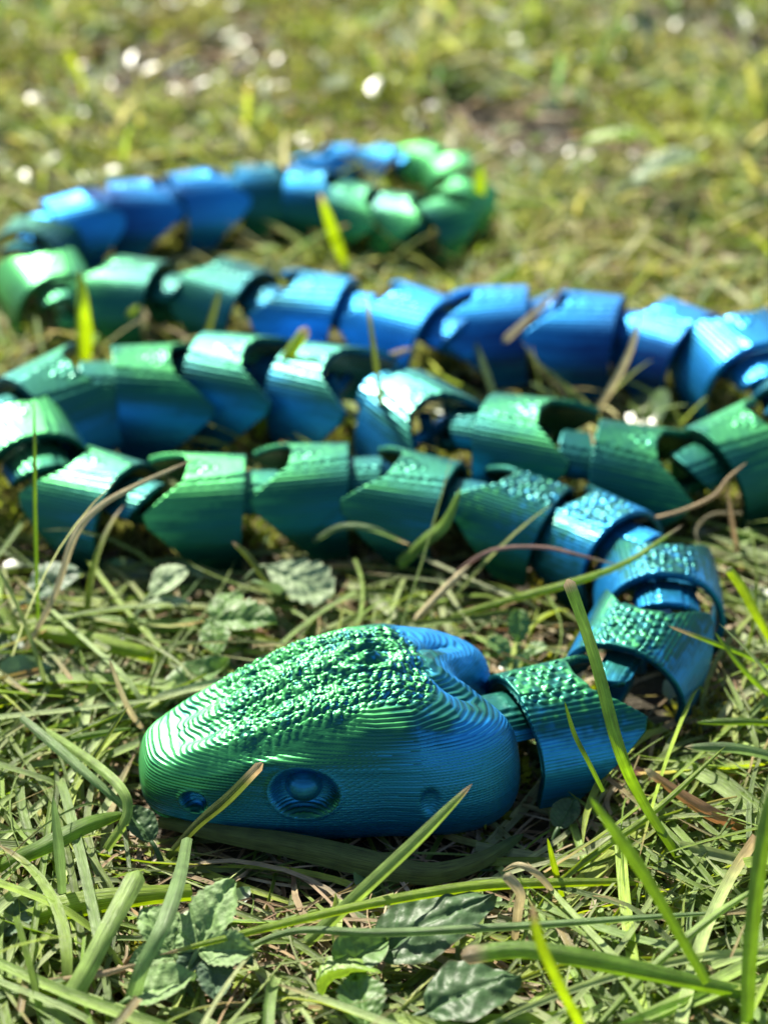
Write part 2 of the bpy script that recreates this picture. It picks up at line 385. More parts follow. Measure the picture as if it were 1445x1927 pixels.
def link_mesh():                # tongue with a ring that hooks into the link ahead
    pr = []
    def box(x0, x1, y0, y1, z0, z1, nn=6):
        # rounded little bar as a superellipse tube along x
        a = np.linspace(0, 2*math.pi, 24, endpoint=False); xs = np.array([x0, x0+.03, x0+.2, (x0+x1)/2, x1-.2, x1-.03, x1]); k = np.array([0, .9, 1, 1, 1, .9, 0])
        cy, cz_ = (y0+y1)/2, (z0+z1)/2
        ya = np.sign(np.cos(a))*np.abs(np.cos(a))**.4*(y1-y0)/2; za = np.sign(np.sin(a))*np.abs(np.sin(a))**.4*(z1-z0)/2
        V = np.stack([np.repeat(xs[None], 24, 0), cy+ya[:, None]*k[None], cz_+za[:, None]*k[None]], -1).reshape(-1, 3)
        c = np.zeros((len(V), 3)); c[:, 0] = .7
        pr.append((V, grid_faces(24, 7, True), c))
    box(-1.5, -.3, -.17, .17, .80, 1.08)
    a = np.linspace(0, 2*math.pi, 32, endpoint=False); b = np.linspace(0, 2*math.pi, 13)
    A, B = np.meshgrid(a, b, indexing='ij'); V = np.stack([-1.5+(.22+.09*np.cos(B))*np.cos(A), (.22+.09*np.cos(B))*np.sin(A), .94+.14*np.sin(B)], -1).reshape(-1, 3)
    c = np.zeros((len(V), 3)); c[:, 0] = .6; pr.append((V, grid_faces(32, 13, True), c))
    box(.25, .55, -.75, .75, .92, 1.15)
    a = np.linspace(0, 2*math.pi, 20, endpoint=False); z = np.array([.5, .52, 1.0, 1.5]); k = np.array([0, 1, 1, 1])
    V = np.stack([.42+.14*np.cos(a)[:, None]*k, .14*np.sin(a)[:, None]*k, np.repeat(z[None], 20, 0)], -1).reshape(-1, 3)
    c = np.zeros((len(V), 3)); c[:, 0] = .5; pr.append((V, grid_faces(20, 4, True), c))
    return join(pr)
lm = link_mesh(); link_me = mesh('hinge_link', *lm[:2], M_PLA, lm[2]); fix_normals(link_me)
# tangents: from the tail towards the head is -x, so +x points to the tail
nS = len(SC); headpt = HBASE + hax*5.2; headpt[2] = .9
ext = np.vstack([headpt, SC, SC[-1]*2-SC[-2]])
proto = None
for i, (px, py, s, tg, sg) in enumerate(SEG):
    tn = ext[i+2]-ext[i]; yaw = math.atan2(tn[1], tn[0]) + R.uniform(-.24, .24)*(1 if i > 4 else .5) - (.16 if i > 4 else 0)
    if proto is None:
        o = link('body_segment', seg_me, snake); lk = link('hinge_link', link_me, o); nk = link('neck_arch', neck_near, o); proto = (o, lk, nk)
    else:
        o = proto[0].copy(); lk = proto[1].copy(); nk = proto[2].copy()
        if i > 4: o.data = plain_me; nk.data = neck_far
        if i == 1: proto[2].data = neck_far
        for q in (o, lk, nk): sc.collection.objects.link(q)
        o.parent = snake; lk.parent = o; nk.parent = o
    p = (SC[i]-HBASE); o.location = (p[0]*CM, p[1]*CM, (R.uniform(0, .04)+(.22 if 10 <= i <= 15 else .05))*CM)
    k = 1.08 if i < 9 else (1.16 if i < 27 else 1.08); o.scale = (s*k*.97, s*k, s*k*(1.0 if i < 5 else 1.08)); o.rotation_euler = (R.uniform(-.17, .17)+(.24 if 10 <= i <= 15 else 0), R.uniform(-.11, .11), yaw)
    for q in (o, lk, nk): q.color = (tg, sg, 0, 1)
# the tip of the tail
a = np.linspace(0, 2*math.pi, 32, endpoint=False); xs = np.linspace(0, 2.6, 22)
rad = .50*np.sqrt(np.clip(1-(xs/2.6)**1.6, 0, 1))
V = np.stack([np.repeat(xs[None], 32, 0), rad*np.cos(a)[:, None], .45+rad*np.sin(a)[:, None]*.9], -1).reshape(-1, 3)
V[:, 0] -= .3
V *= 1.0; c = np.zeros((len(V), 3)); c[:, 0] = sstep(-.2, .8, np.repeat(np.sin(a), 22))
tt_ = link('tail_tip', mesh('tail_tip', V, grid_faces(32, 22, True), M_PLA, c), snake); tt_.color = (.2, .3, 0, 1)
p = SC[-1]*1.5-SC[-2]*.5-HBASE; tt_.location = (p[0]*CM, p[1]*CM, 0); tn = SC[-1]-SC[-2]; tt_.rotation_euler = (0, 0, math.atan2(tn[1], tn[0]))
fix_normals(tt_.data)

# ------------------------------------------------------------------ what the lawn must keep clear of
BODY = [(c[0], c[1], 1.22*s, 1.9*s) for c, s in zip(SC, SS)]
for i in range(nS-1):
    m = (SC[i]+SC[i+1])/2; BODY.append((m[0], m[1], 1.15*SS[i], 1.7*SS[i]))
for tt, w in [(.6,.9),(1.4,1.3),(2.3,1.6),(3.2,1.85),(4.2,2.1),(5.2,2.25),(6.1,2.0)]:
    c = HBASE+hax*tt; BODY.append((c[0], c[1], w, 2.7))
for sg_ in (-1, 1):
    c = HBASE+hax*6.0+hay*1.2*sg_; BODY.append((c[0], c[1], 1.25, 2.4))
BODY = np.array(BODY)
LEAFSPOT = [(*world(a, b, .4)[:2], c) for a, b, c in [(570,1095,.95),(110,1115,.8),(330,1125,.7),(430,1720,.95),(280,1770,.7),(820,1770,1.25),(930,1890,.9),(640,1850,.85),(470,1195,.8),(980,1200,.6),(310,1870,.8),(400,1830,.6)]]
def clear(P, grow=0.0):        # P (n,k,3): keep those with no point inside the body
    ok = np.ones(len(P), bool)
    for bx, by, br, bh in BODY:
        d2 = (P[..., 0]-bx)**2+(P[..., 1]-by)**2
        ok &= ~((d2 < (br+grow)**2) & (P[..., 2] < bh) & (P[..., 2] > .08)).any(1)
    for lx, ly, lr in LEAFSPOT: ok &= ~(((P[..., 0]-lx)**2+(P[..., 1]-ly)**2 < lr**2) & (P[..., 2] > .45)).any(1)
    # nothing tall or overlapping right in front of the head
    q = P-HBASE; a_ = q[..., 0]*hax[0]+q[..., 1]*hax[1]; b_ = -(q[..., 0]*hay[0]+q[..., 1]*hay[1])
    ok &= ~((a_ > -.3) & (a_ < 7.6) & (b_ > 0) & (b_ < 3.4) & (P[..., 2] > .30)).any(1)
    ok &= ~((a_ > -.5) & (a_ < 11) & (P[..., 2] > 1.3) & (b_ < 5) & (b_ > -4)).any(1)
    return ok

# ------------------------------------------------------------------ blades in bulk
def in_view(n, y0, y1, spread=1.0, power=1.0):
    """random ground points between distances y0 and y1, over the width of the view and some more"""
    y = y0+(y1-y0)*R.rand(n)**power
    half = y*0.205*1.0+3.0*spread
    m = int(n*7.0/np.mean(half))                       # and 7 cm more on either side
    y2 = y0+(y1-y0)*R.rand(m)**power; h2 = y2*0.205+3.0*spread+7*R.rand(m)
    return np.r_[(R.rand(n)*2-1)*half, h2*np.where(R.rand(m) < .5, -1, 1)], np.r_[y, y2]
def blades(x, y, length, width, elev, droop, curl, zmin, base_z, K=8, fold=.25, cols=None, tipcol=None, cross=3, twist=0.0, grow=0.0, kink=0.0):
    n = len(x)
    h = R.rand(n)*2*math.pi
    P = np.zeros((n, K+1, 3)); P[:, 0, 0] = x; P[:, 0, 1] = y; P[:, 0, 2] = base_z
    e = elev.copy(); hh = h.copy(); st = length/K
    T = np.zeros((n, K+1, 3))
    kk = R.randint(2, K, n)
    for k in range(K):
        d = np.stack([np.cos(e)*np.cos(hh), np.cos(e)*np.sin(hh), np.sin(e)], -1); T[:, k] = d
        nx_ = P[:, k]+d*st[:, None]
        low = nx_[:, 2] < zmin; nx_[low, 2] = zmin[low]+(P[low, k, 2]-zmin[low])*.3; e = np.where(low, 0.02, e)
        P[:, k+1] = nx_
        e = np.maximum(e-droop*(.4+1.2*k/K), -1.1); hh = hh+curl*(.5+R.rand(n))
        if kink: e = np.where(kk == k, e-kink*R.rand(n), e)
    T[:, K] = T[:, K-1]
    ok = clear(P, grow); P, T, w, h = P[ok], T[ok], width[ok], h[ok]; n = len(P)
    up = np.zeros_like(T); up[..., 2] = 1
    sd = np.cross(T, up); sd /= np.maximum(np.linalg.norm(sd, axis=-1, keepdims=True), 1e-6)
    hd = np.stack([np.sin(h), -np.cos(h), 0*h], -1)[:, None, :]
    sd = np.where((np.abs(T[..., 2:3]) > .98), hd, sd)
    up2 = np.cross(sd, T)
    ro = (R.rand(n)-.5)[:, None, None]*2*twist + (R.rand(n)-.5)[:, None, None]*twist*np.linspace(0, 1, K+1)[None, :, None]
    s2 = sd*np.cos(ro)+up2*np.sin(ro); u2 = up2*np.cos(ro)-sd*np.sin(ro)
    v = np.linspace(0, 1, K+1)
    prof = np.minimum(1, .65+1.6*v)*np.sqrt(np.clip(1-v**2.4, 0, 1)); prof[-1] = .04
    cut = R.rand(n) < .3                                    # mown tips
    pr = np.where(cut[:, None], np.minimum(1, .7+v)[None]*np.ones((n, 1)), prof[None])
    W = w[:, None]*pr*.5
    us = np.linspace(-1, 1, cross)
    V = P[:, :, None, :]+s2[:, :, None, :]*(W[:, :, None]*us)[..., None]+u2[:, :, None, :]*((W*fold*2)[:, :, None]*(np.abs(us)**1.5))[..., None]
    nv = (K+1)*cross
    base = grid_faces(K+1, cross); Fc = (base[None]+(np.arange(n)*nv)[:, None, None]).reshape(-1, 4)
    c0 = cols[ok][:, None, None, :]; c1 = tipcol[ok][:, None, None, :]
    br = sstep(.75, 1.0, v+0*v)[None, :, None, None]*(R.rand(n) < .45)[:, None, None, None]
    # pale sheath at the foot
    ft = (1-sstep(0, .22, v))[None, :, None, None]*.5
    C = c0*(1-br)+c1*br; C = C*(1-ft)+np.array([.28, .30, .16])*ft*.8+C*ft*.2
    C = np.broadcast_to(C, (n, K+1, cross, 3)).reshape(-1, 3)
    uvw = np.stack(np.broadcast_arrays(us[None, None, :], (v[None, :]*length[ok][:, None])[:, :, None], R.rand(n)[:, None, None]), -1).reshape(-1, 3)
    return V.reshape(-1, 3), Fc, C, uvw
def cat4(L):
    V, Fc, C, U, k = [], [], [], [], 0
    for v, f, c, u in L: V.append(v); Fc.append(f+k); C.append(c); U.append(u); k += len(v)
    return np.vstack(V), np.vstack(Fc), np.vstack(C), np.vstack(U)
def greens(n, pal, jit=.25):
    pal = np.array(pal); i = R.randint(0, len(pal), n); j = R.randint(0, len(pal), n); t = R.rand(n)[:, None]
    c = pal[i]*(1-t)+pal[j]*t
    return c*(1+jit*(R.rand(n)[:, None]*2-1))
PAL_NEAR = [(.08,.13,.025),(.16,.25,.04),(.11,.17,.055),(.26,.34,.12),(.13,.19,.03),(.27,.35,.05),(.32,.36,.18)]
PAL_FAR = [(.22,.31,.07),(.36,.43,.12),(.13,.19,.04),(.44,.42,.14),(.28,.36,.05),(.50,.47,.26),(.13,.24,.10)]
PAL_DRY = [(.30,.22,.12),(.38,.30,.18),(.20,.13,.07),(.42,.36,.25),(.26,.17,.10)]
TIP = [(.30,.20,.09),(.36,.28,.14)]
def U(n, a, b): return a+(b-a)*R.rand(n)
L = []
# tangle in the foreground: long lying blades over shorter ones
def lay(n, y0, y1, l0, l1, w0, w1, e0, e1, zlo, zhi, pal, K=9, cross=5, droop=.10, curl=.10, twist=.8, spread=1., far=False, kink=0.0, power=1.0):
    x, y = in_view(n, y0, y1, spread, power); n = len(x)
    if far:
        k = vnoise(np.stack([x, y], -1)*.16, 33)+.35*(vnoise(np.stack([x, y], -1)*.5, 34)-.5) > .36; x, y = x[k], y[k]; n = len(x)
    ln = U(n, l0, l1); zz = U(n, zlo, zhi)
    return blades(x, y, ln, U(n, w0, w1)*(.75+.5*R.rand(n)), U(n, e0, e1), U(n, 0.02, droop)*2, (R.rand(n)-.5)*2*curl, zz, ground_z(x, y)+.05+zz*.4, K=K, cross=cross,
                  cols=greens(n, pal), tipcol=greens(n, TIP), twist=twist, kink=kink)
L.append(lay(1300, 22, 42, 3, 7.5, .09, .22, .05, .6, .0, .9, PAL_NEAR, 11, 5))
L.append(lay(1100, 22, 42, 2, 5, .06, .14, .1, .9, -.1, .5, PAL_NEAR, 8, 3))
L.append(lay(1000, 22, 42, 2.5, 6, .035, .08, .05, .8, .1, .9, [(.20,.30,.06),(.34,.40,.18),(.14,.24,.03)], 9, 3, droop=.08, curl=.15))
L.append(lay(340, 22, 41, 4, 8.5, .13, .24, .1, .6, .3, 1.1, [(.22,.33,.07),(.30,.38,.16),(.26,.38,.04),(.18,.28,.08)], 12, 5, droop=.07, curl=.07, twist=.6))
L.append(lay(60, 22, 36, 4, 8, .26, .38, .0, .4, .3, .9, PAL_NEAR, 12, 5, twist=.5))
L.append(lay(160, 22, 44, 2.5, 5.5, .08, .14, .8, 1.3, .2, .8, PAL_NEAR, 9, 3, droop=.05))
# between the coils and beyond
L.append(lay(3800, 42, 66, 1.2, 3.2, .06, .16, .1, 1.0, -.1, .5, PAL_FAR, 6, 3))
L.append(lay(11000, 64, 125, 1.0, 4.0, .10, .26, .2, 1.2, -.1, .7, PAL_FAR, 5, 3, spread=3, far=True))
L.append(lay(3500, 125, 210, 1.5, 4, .2, .4, .2, 1.2, -.1, .6, PAL_FAR, 4, 3, spread=6))
V, Fc, C, UV = cat4(L)
tag(link('grass', mesh('grass', V, Fc, M_GRASS, C, UV)), 'green lawn grass lying in a loose tangle over the ground', 'grass', kind='stuff')
L = []
L.append(lay(2400, 22, 42, 1.5, 5, .03, .12, 0, .5, -.2, .35, PAL_DRY, 9, 3, curl=.45, kink=.6))
L.append(lay(1500, 42, 68, 1, 4, .03, .12, 0, .6, -.2, .4, PAL_DRY, 7, 3, curl=.4, kink=.6))
L.append(lay(3000, 66, 130, 1, 4, .06, .2, 0, .7, -.2, .4, PAL_DRY, 5, 3, curl=.4, spread=3))
V, Fc, C, UV = cat4(L)
tag(link('dry_thatch', mesh('dry_thatch', V, Fc, M_STRAW, C, UV)), 'tan dead stalks and curled fibres lying between the blades', 'dead grass', kind='stuff')

# ------------------------------------------------------------------ moss cushions and small ground leaves (uncountable)
def moss(n, y0, y1, r0, r1, leaves, pal, spread=1., patch=0.0):
    x, y = in_view(int(n*3), y0, y1, spread)
    m = vnoise(np.stack([x, y], -1)*.22, 21) > patch
    x, y = x[m][:n], y[m][:n]; n = len(x)
    r = U(n, r0, r1); C0 = np.stack([x, y, ground_z(x, y)], -1)
    ok = clear(C0[:, None, :], .2); C0, r = C0[ok], r[ok]; n = len(C0)
    k = leaves; col = greens(n, pal)
    th = R.rand(n, k)*2*math.pi; ph = np.arccos(R.rand(n, k)*.95); 
    d = np.stack([np.sin(ph)*np.cos(th), np.sin(ph)*np.sin(th), np.cos(ph)*.9], -1)
    rr = r[:, None]*(.65+.4*R.rand(n, k)); B = C0[:, None, :]+d*rr[..., None]
    d2 = d+R.normal(0, .45, d.shape); d2[..., 2] += .25; d2 /= np.linalg.norm(d2, axis=-1, keepdims=True)
    ln = (.16+.16*R.rand(n, k))*(.6+r[:, None]*.6)
    sd = np.cross(d2, R.normal(0, 1, d.shape)); sd /= np.linalg.norm(sd, axis=-1, keepdims=True); wd_ = ln[..., None]*.22
    V = np.stack([B, B+d2*ln[..., None]*.45+sd*wd_, B+d2*ln[..., None], B+d2*ln[..., None]*.45-sd*wd_], 2)
    Fc = np.arange(n*k*4).reshape(-1, 4)
    sh = (.55+.9*R.rand(n, k))[..., None]
    C = np.broadcast_to((col[:, None, :]*sh)[:, :, None, :], (n, k, 4, 3)).reshape(-1, 3)
    return V.reshape(-1, 3), Fc, C, np.zeros((n*k*4, 3))
PAL_MOSS = [(.24,.29,.06),(.15,.22,.04),(.32,.33,.12),(.13,.11,.05)]
L = [moss(120, 22, 42, .35, .7, 130, [(.17,.22,.03),(.25,.25,.05)], patch=.62), moss(1500, 42, 68, .35, .8, 110, PAL_MOSS, patch=.2),
     moss(2600, 66, 130, .6, 1.5, 70, PAL_MOSS, spread=3, patch=.42)]
V, Fc, C, UV = cat4(L)
tag(link('moss', mesh('moss', V, Fc, M_MOSS, C, UV)), 'yellow green moss cushions growing between the grass', 'moss', kind='stuff')

def leaf_grid(nu, nv, length, width, kind, rs, curl=.2, fold=.25):
    """one leaf blade along +x from the origin, z up; returns V, F, and the 0..1 across/along coordinates"""
    u = np.linspace(-1, 1, nu); v = np.linspace(0, 1, nv); Uu, Vv = np.meshgrid(u, v, indexing='ij')
    ir = 1+.16*(vnoise(np.stack([Vv*5+rs, np.sign(Uu)*3+.1*Uu], -1), 5)-.5)
    if kind == 'round': w = np.sqrt(np.clip(1-(2*Vv-1)**2, 0, 1))
    elif kind == 'ovate': w = np.clip(np.sin(math.pi*Vv**.8), 0, 1)**.75
    elif kind == 'tooth': w = np.clip(np.sin(math.pi*Vv**.8), 0, 1)**.7*(1+.13*np.abs(((Vv*9+.2*rs) % 1)-.5)*2-.07)
    else: w = np.clip(np.sin(math.pi*Vv**1.15), 0, 1)**.6*(1+.20*np.abs(((Vv*6) % 1)-.5)*2-.1)
    w = w*ir
    X = Vv*length + np.abs(Uu)*w*(.10*length if kind in ('tooth', 'lobe') else 0); Y = Uu*w*width/2
    Z = fold*np.abs(Y)-curl*(Vv-.2)**2*length+.05*length*np.sin(Uu*3+rs)*Vv
    vein = np.abs(((Vv*7-np.abs(Uu)*1.6) % 1)-.5)*2
    Z = Z-.030*width*(vein**4)*np.abs(Uu)**.3-.05*width*np.exp(-(Uu/.09)**2)
    q_ = np.stack([X, Y], -1)/max(width, .4)
    Z += .10*width*(vnoise(q_*3.5, int(rs*10) % 97)-.5) + .05*width*(vnoise(q_*10, 11)-.5)*(nu > 9)
    return np.stack([X, Y, Z], -1).reshape(-1, 3), grid_faces(nu, nv), Uu.reshape(-1), Vv.reshape(-1), vein.reshape(-1)
def scatter_leaves(n, y0, y1, l0, l1, pal, spread=1.):
    x, y = in_view(n, y0, y1, spread); n = len(x); out = []
    tm = [leaf_grid(5, 6, 1, U(1, .45, .9)[0], k, i) for i, k in enumerate(['ovate', 'round', 'lobe', 'tooth', 'round'])]
    P0 = np.stack([x, y, ground_z(x, y)+U(n, .2, .8)], -1); ok = clear(P0[:, None, :], .4)
    cols = greens(n, pal)
    for i in np.nonzero(ok)[0]:
        V, F_, a, b, ve = tm[i % 5]; ln = l0+(l1-l0)*R.rand()
        M = Matrix.Rotation(R.rand()*6.28, 3, 'Z') @ Matrix.Rotation(R.normal(0, .45), 3, 'Y') @ Matrix.Rotation(R.normal(0, .45), 3, 'X')
        out.append((V*ln @ np.array(M).T + P0[i], F_, np.repeat(cols[i][None], len(V), 0), np.zeros((len(V), 3))))
    return cat4(out)
L = [scatter_leaves(450, 72, 135, 1.0, 1.8, [(.36,.42,.26),(.14,.22,.06),(.44,.46,.34),(.07,.10,.04)], 3), scatter_leaves(90, 35, 48, .8, 1.5, [(.06,.12,.035),(.09,.16,.06),(.16,.22,.12)]), scatter_leaves(170, 22, 42, .5, 1.1, [(.10,.19,.05),(.16,.24,.11),(.08,.15,.04)]), scatter_leaves(160, 42, 66, .5, 1.1, [(.12,.18,.04),(.2,.24,.1)]),  # palest leaf colours beyond the coils stand in for blurred sun highlights
     scatter_leaves(5200, 64, 130, .35, 1.0, [(.12,.20,.05),(.30,.34,.24),(.20,.26,.05),(.12,.10,.06),(.36,.36,.30)], 3)]
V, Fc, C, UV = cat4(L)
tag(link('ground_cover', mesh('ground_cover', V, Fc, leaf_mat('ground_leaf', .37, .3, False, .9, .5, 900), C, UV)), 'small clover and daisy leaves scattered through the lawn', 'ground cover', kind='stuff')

# ------------------------------------------------------------------ single blades one can point at
view = np.array([0, -math.cos(math.radians(38)), math.sin(math.radians(38))])
def catmull(P, m):
    P = np.asarray(P, float); Pp = np.vstack([P[0]*2-P[1], P, P[-1]*2-P[-2]]); t = np.linspace(0, len(P)-1, m)
    i = np.clip(np.floor(t).astype(int), 0, len(P)-2); f = (t-i)[:, None]
    a, b, c, e = Pp[i], Pp[i+1], Pp[i+2], Pp[i+3]
    return b+.5*f*(c-a+f*(2*a-5*b+4*c-e+f*(3*(b-c)+e-a)))
G = {'g': (.14,.25,.035), 'pale': (.22,.33,.08), 'blue': (.15,.24,.085), 'lime': (.24,.36,.03), 'olive': (.09,.125,.03), 'dark': (.06,.11,.03),
     'dry': (.36,.27,.15), 'brown': (.34,.19,.09), 'straw': (.42,.36,.20), 'purple': (.22,.13,.10)}
def strand(label, pts, w, col, tip=None, name='grass_blade', cat='grass blade', taper=(.7, 1.0), blunt=False, roll=0.0, fold=.22, tipfrac=.15, mat=None, group=None):
    """pts from the foot to the tip: (px, py, height in cm)"""
    P = np.array([world(a, b, z) for a, b, z in pts]); m = max(14, len(pts)*7); P = catmull(P, m)
    T = np.gradient(P, axis=0); T /= np.linalg.norm(T, axis=1, keepdims=True)
    s = np.cross(T, view); s /= np.linalg.norm(s, axis=1, keepdims=True); n_ = np.cross(s, T)
    rl = roll*np.ones(m) if np.isscalar(roll) else np.linspace(roll[0], roll[1], m)
    s2 = s*np.cos(rl)[:, None]+n_*np.sin(rl)[:, None]; n2 = n_*np.cos(rl)[:, None]-s*np.sin(rl)[:, None]
    v = np.linspace(0, 1, m); pr = (taper[0]+(taper[1]-taper[0])*np.minimum(1, v*2.2))*(np.ones(m) if blunt else np.sqrt(np.clip(1-v**3, 0, 1))); pr[-1] = .25 if blunt else .03
    pr = pr*(1+.06*np.sin(v*9+len(label)))
    cr = 7; us = np.linspace(-1, 1, cr)
    W = w/2*pr
    V = P[:, None, :]+s2[:, None, :]*(W[:, None]*us)[..., None]-n2[:, None, :]*((W*fold*2)[:, None]*(1-np.abs(us)**1.4))[..., None]*-1
    V = V.reshape(-1, 3)
    c0 = np.array(G[col]); c1 = np.array(G[tip or 'dry']); t = sstep(1-tipfrac, 1-tipfrac*.3, v)[:, None] if tip else np.zeros((m, 1))
    C = c0*(1-t)+c1*t; C = C*(1+.12*np.sin(v*5+len(label))[:, None]); C = np.repeat(C[:, None, :], cr, 1)
    C = C*(1+.22*(1-np.abs(us))[None, :, None]*(np.abs(us) < .2)[None, :, None])
    uvw = np.stack(np.broadcast_arrays(us[None, :], v[:, None]*np.linalg.norm(P[-1]-P[0]), R.rand()), -1).reshape(-1, 3)
    base = P[0].copy()
    # a thin blade still has two faces: inner sheet a tenth of a millimetre below
    o = link(name, mesh(name, V-base, grid_faces(m, cr), mat or (M_STRAW if col in ('dry', 'brown', 'straw', 'purple') else M_GRASS), C.reshape(-1, 3), uvw), loc=base)
    tag(o, label, cat, group)
    return o
B = strand
B('broad olive blade bent flat beneath the underside of the snake head', [(300,1545,.35),(420,1570,.5),(540,1590,.45),(680,1622,.4),(800,1645,.4),(900,1622,.4),(985,1570,.3)], .52, 'olive', 'dark', taper=(.5,1), roll=.25)
B('olive blade with tan tip standing in front of the snake eye', [(315,1615,.1),(372,1552,.9),(430,1502,1.7),(494,1436,2.6)], .19, 'olive', 'dry', tipfrac=.2, blunt=True)
B('pale green blade rising across the lower jaw of the snake', [(560,1790,.2),(620,1735,.7),(700,1660,1.5),(790,1575,2.3),(888,1476,3.2)], .26, 'pale', 'dry', tipfrac=.08)
B('tall upright blade crossing in front of the second snake link', [(1300,1650,.2),(1210,1510,1.6),(1165,1410,2.8),(1125,1260,3.9),(1095,1165,4.5),(1068,1090,5.0)], .22, 'g', 'dry', tipfrac=.08, blunt=True)
B('long slanting blade laid across the gap behind the snake head', [(850,1160,.6),(960,1128,1.1),(1070,1098,1.5),(1180,1058,2.0),(1285,988,2.5)], .17, 'lime', 'dry', tipfrac=.1)
B('wide bright green blade pointing left at the lower left edge', [(360,1680,.6),(250,1688,.8),(130,1706,.8),(60,1727,.7),(-10,1745,.5)], .44, 'lime', 'brown', tipfrac=.1)
B('wide grooved pale blade slanting up from the bottom left', [(90,1940,.5),(150,1850,1.0),(205,1745,1.4),(262,1640,1.5)], .33, 'pale', blunt=True, taper=(.9,1))
B('grey green blade drooping over the toothed leaf at lower left', [(352,1580,1.0),(338,1650,1.5),(308,1740,1.6),(268,1820,1.2),(246,1895,.5)], .26, 'blue', taper=(.8,1), blunt=True)
B('long thin green blade running level across the foreground with bleached left end', [(1200,1660,.5),(1050,1662,.9),(900,1668,1.1),(720,1697,1.3),(520,1742,1.3),(300,1798,1.0)], .20, 'lime', 'dry', tipfrac=.06)
B('long straight grey green stalk running level to the right of centre', [(450,1790,.4),(560,1752,1.0),(720,1756,1.2),(1000,1742,1.2),(1200,1728,1.1),(1375,1717,.9)], .15, 'blue', 'dry', tipfrac=.05, fold=.5)
B('broad mown blade with a ragged tan end at bottom right', [(1460,1885,.6),(1300,1848,1.3),(1100,1805,1.8),(980,1788,1.9),(868,1800,1.8)], .30, 'g', 'dry', tipfrac=.13, blunt=True)
B('twisted orange brown dead blade right of the first link', [(1420,1565,.4),(1345,1535,.8),(1280,1495,1.0),(1215,1450,1.1)], .28, 'brown', 'straw', roll=(0,1.2), blunt=True, name='dead_blade', cat='dead blade')
B('short brown dead blade leaning against the foot of the first link', [(1225,1462,.4),(1165,1440,.9),(1083,1418,1.3)], .22, 'purple', name='dead_blade', cat='dead blade')
B('bright thin blade slanting up to the right below the first link', [(1045,1665,.3),(1130,1600,.8),(1230,1528,1.3),(1365,1405,1.9)], .14, 'lime')
B('thick bright blade leaning in from the right edge beside the third link', [(1470,1235,1.0),(1430,1170,1.9),(1395,1105,2.6),(1368,1068,3.0)], .19, 'lime', 'straw', tipfrac=.06, blunt=True)
B('thin blade pointing left into the outer side of the second link', [(1460,1262,.9),(1400,1232,1.5),(1330,1205,2.0),(1258,1178,2.4)], .11, 'g', 'dry', tipfrac=.3)
B('thin blade crossing low at the right edge under the third link', [(1470,1330,.5),(1400,1262,1.4),(1345,1190,2.1)], .12, 'g')
B('wide yellow green upright blade at the left between the coils', [(158,700,.3),(160,640,1.4),(156,570,2.6),(150,508,3.4)], .42, 'lime', 'lime', taper=(.7,1), fold=.5, roll=(-.3,.5))
B('short yellow green blade leaning right beside the wide upright one', [(190,650,.4),(222,612,1.0),(262,572,1.8)], .28, 'lime')
B('bright upright blade with brown cut tip standing before the middle coil', [(487,820,.2),(500,755,1.3),(530,690,2.2),(578,616,3.2)], .30, 'lime', 'dry', tipfrac=.08, blunt=True, taper=(.7,1), fold=.5)
B('folded green blade with twisted tip left of the fourth link', [(752,1062,.6),(800,1018,1.3),(838,985,1.8),(868,918,2.6)], .36, 'g', roll=(.2,.9))
B('bent straw coloured stalk arching over the left end of the near coil', [(20,1270,.3),(98,1130,1.8),(140,1010,3.0),(185,955,3.5),(260,912,3.8),(366,864,4.0)], .15, 'straw', 'dry', tipfrac=.1, name='dry_stalk', cat='dry stalk')
B('thin vertical green stalk at the far left edge', [(76,1260,.2),(70,1120,1.7),(66,960,3.4),(65,852,4.5),(64,752,5.4)], .09, 'g', 'dry', tipfrac=.05)
B('broad sunlit blade lying flat at the left edge', [(340,1245,.5),(240,1222,.8),(120,1195,.9),(-20,1182,.8)], .38, 'lime')
B('second broad shaded blade lying behind the sunlit one at left', [(170,1165,.5),(290,1180,.6),(420,1165,.6)], .34, 'g')
B('pale arching blade between the near coil and the silver leaf', [(590,1018,.9),(640,992,1.5),(700,995,1.6),(772,1025,1.1)], .15, 'blue', 'straw')
B('short dark twig leaning on the silver leaf', [(540,1140,.3),(500,1090,.9),(465,1045,1.4),(437,1020,1.7)], .15, 'olive', 'dry', name='twig', cat='twig', fold=.6)
B('thin upright stalk rising through the middle of the coils', [(742,880,.3),(722,790,1.8),(708,690,3.3),(688,545,5.2)], .16, 'olive', 'straw', name='dry_stalk', cat='dry stalk')
B('pale straw leaning to the right in front of the far coil', [(885,700,.5),(960,630,1.8),(1075,525,3.6)], .20, 'straw', name='dry_stalk', cat='dry stalk')
B('straw leaning before the deep blue links at right', [(1095,815,.3),(1150,730,1.7),(1185,660,2.7),(1205,590,3.6)], .20, 'straw', name='dry_stalk', cat='dry stalk')
B('broad blurred green blade behind the far coil', [(860,575,.5),(920,540,1.0),(985,495,1.6)], .42, 'lime')
B('blurred yellow green blade within the tail loop', [(650,500,.3),(628,440,1.6),(602,362,3.2)], .34, 'lime', 'straw')
B('blurred upright blade to the right of the tail loop', [(892,420,.2),(900,370,1.2),(905,310,2.3)], .42, 'lime')
B('thin purple brown dead stem arching before the third link', [(838,1112,.5),(868,1070,1.2),(930,1035,1.9),(1020,1030,2.2),(1090,1045,2.2),(1160,1062,2.0)], .10, 'purple', 'straw', name='dry_stalk', cat='dry stalk')
B('thick straw stem joining the purple one at its foot', [(760,1190,.2),(830,1115,.9),(885,1062,1.4)], .18, 'straw', name='dry_stalk', cat='dry stalk', fold=.6)
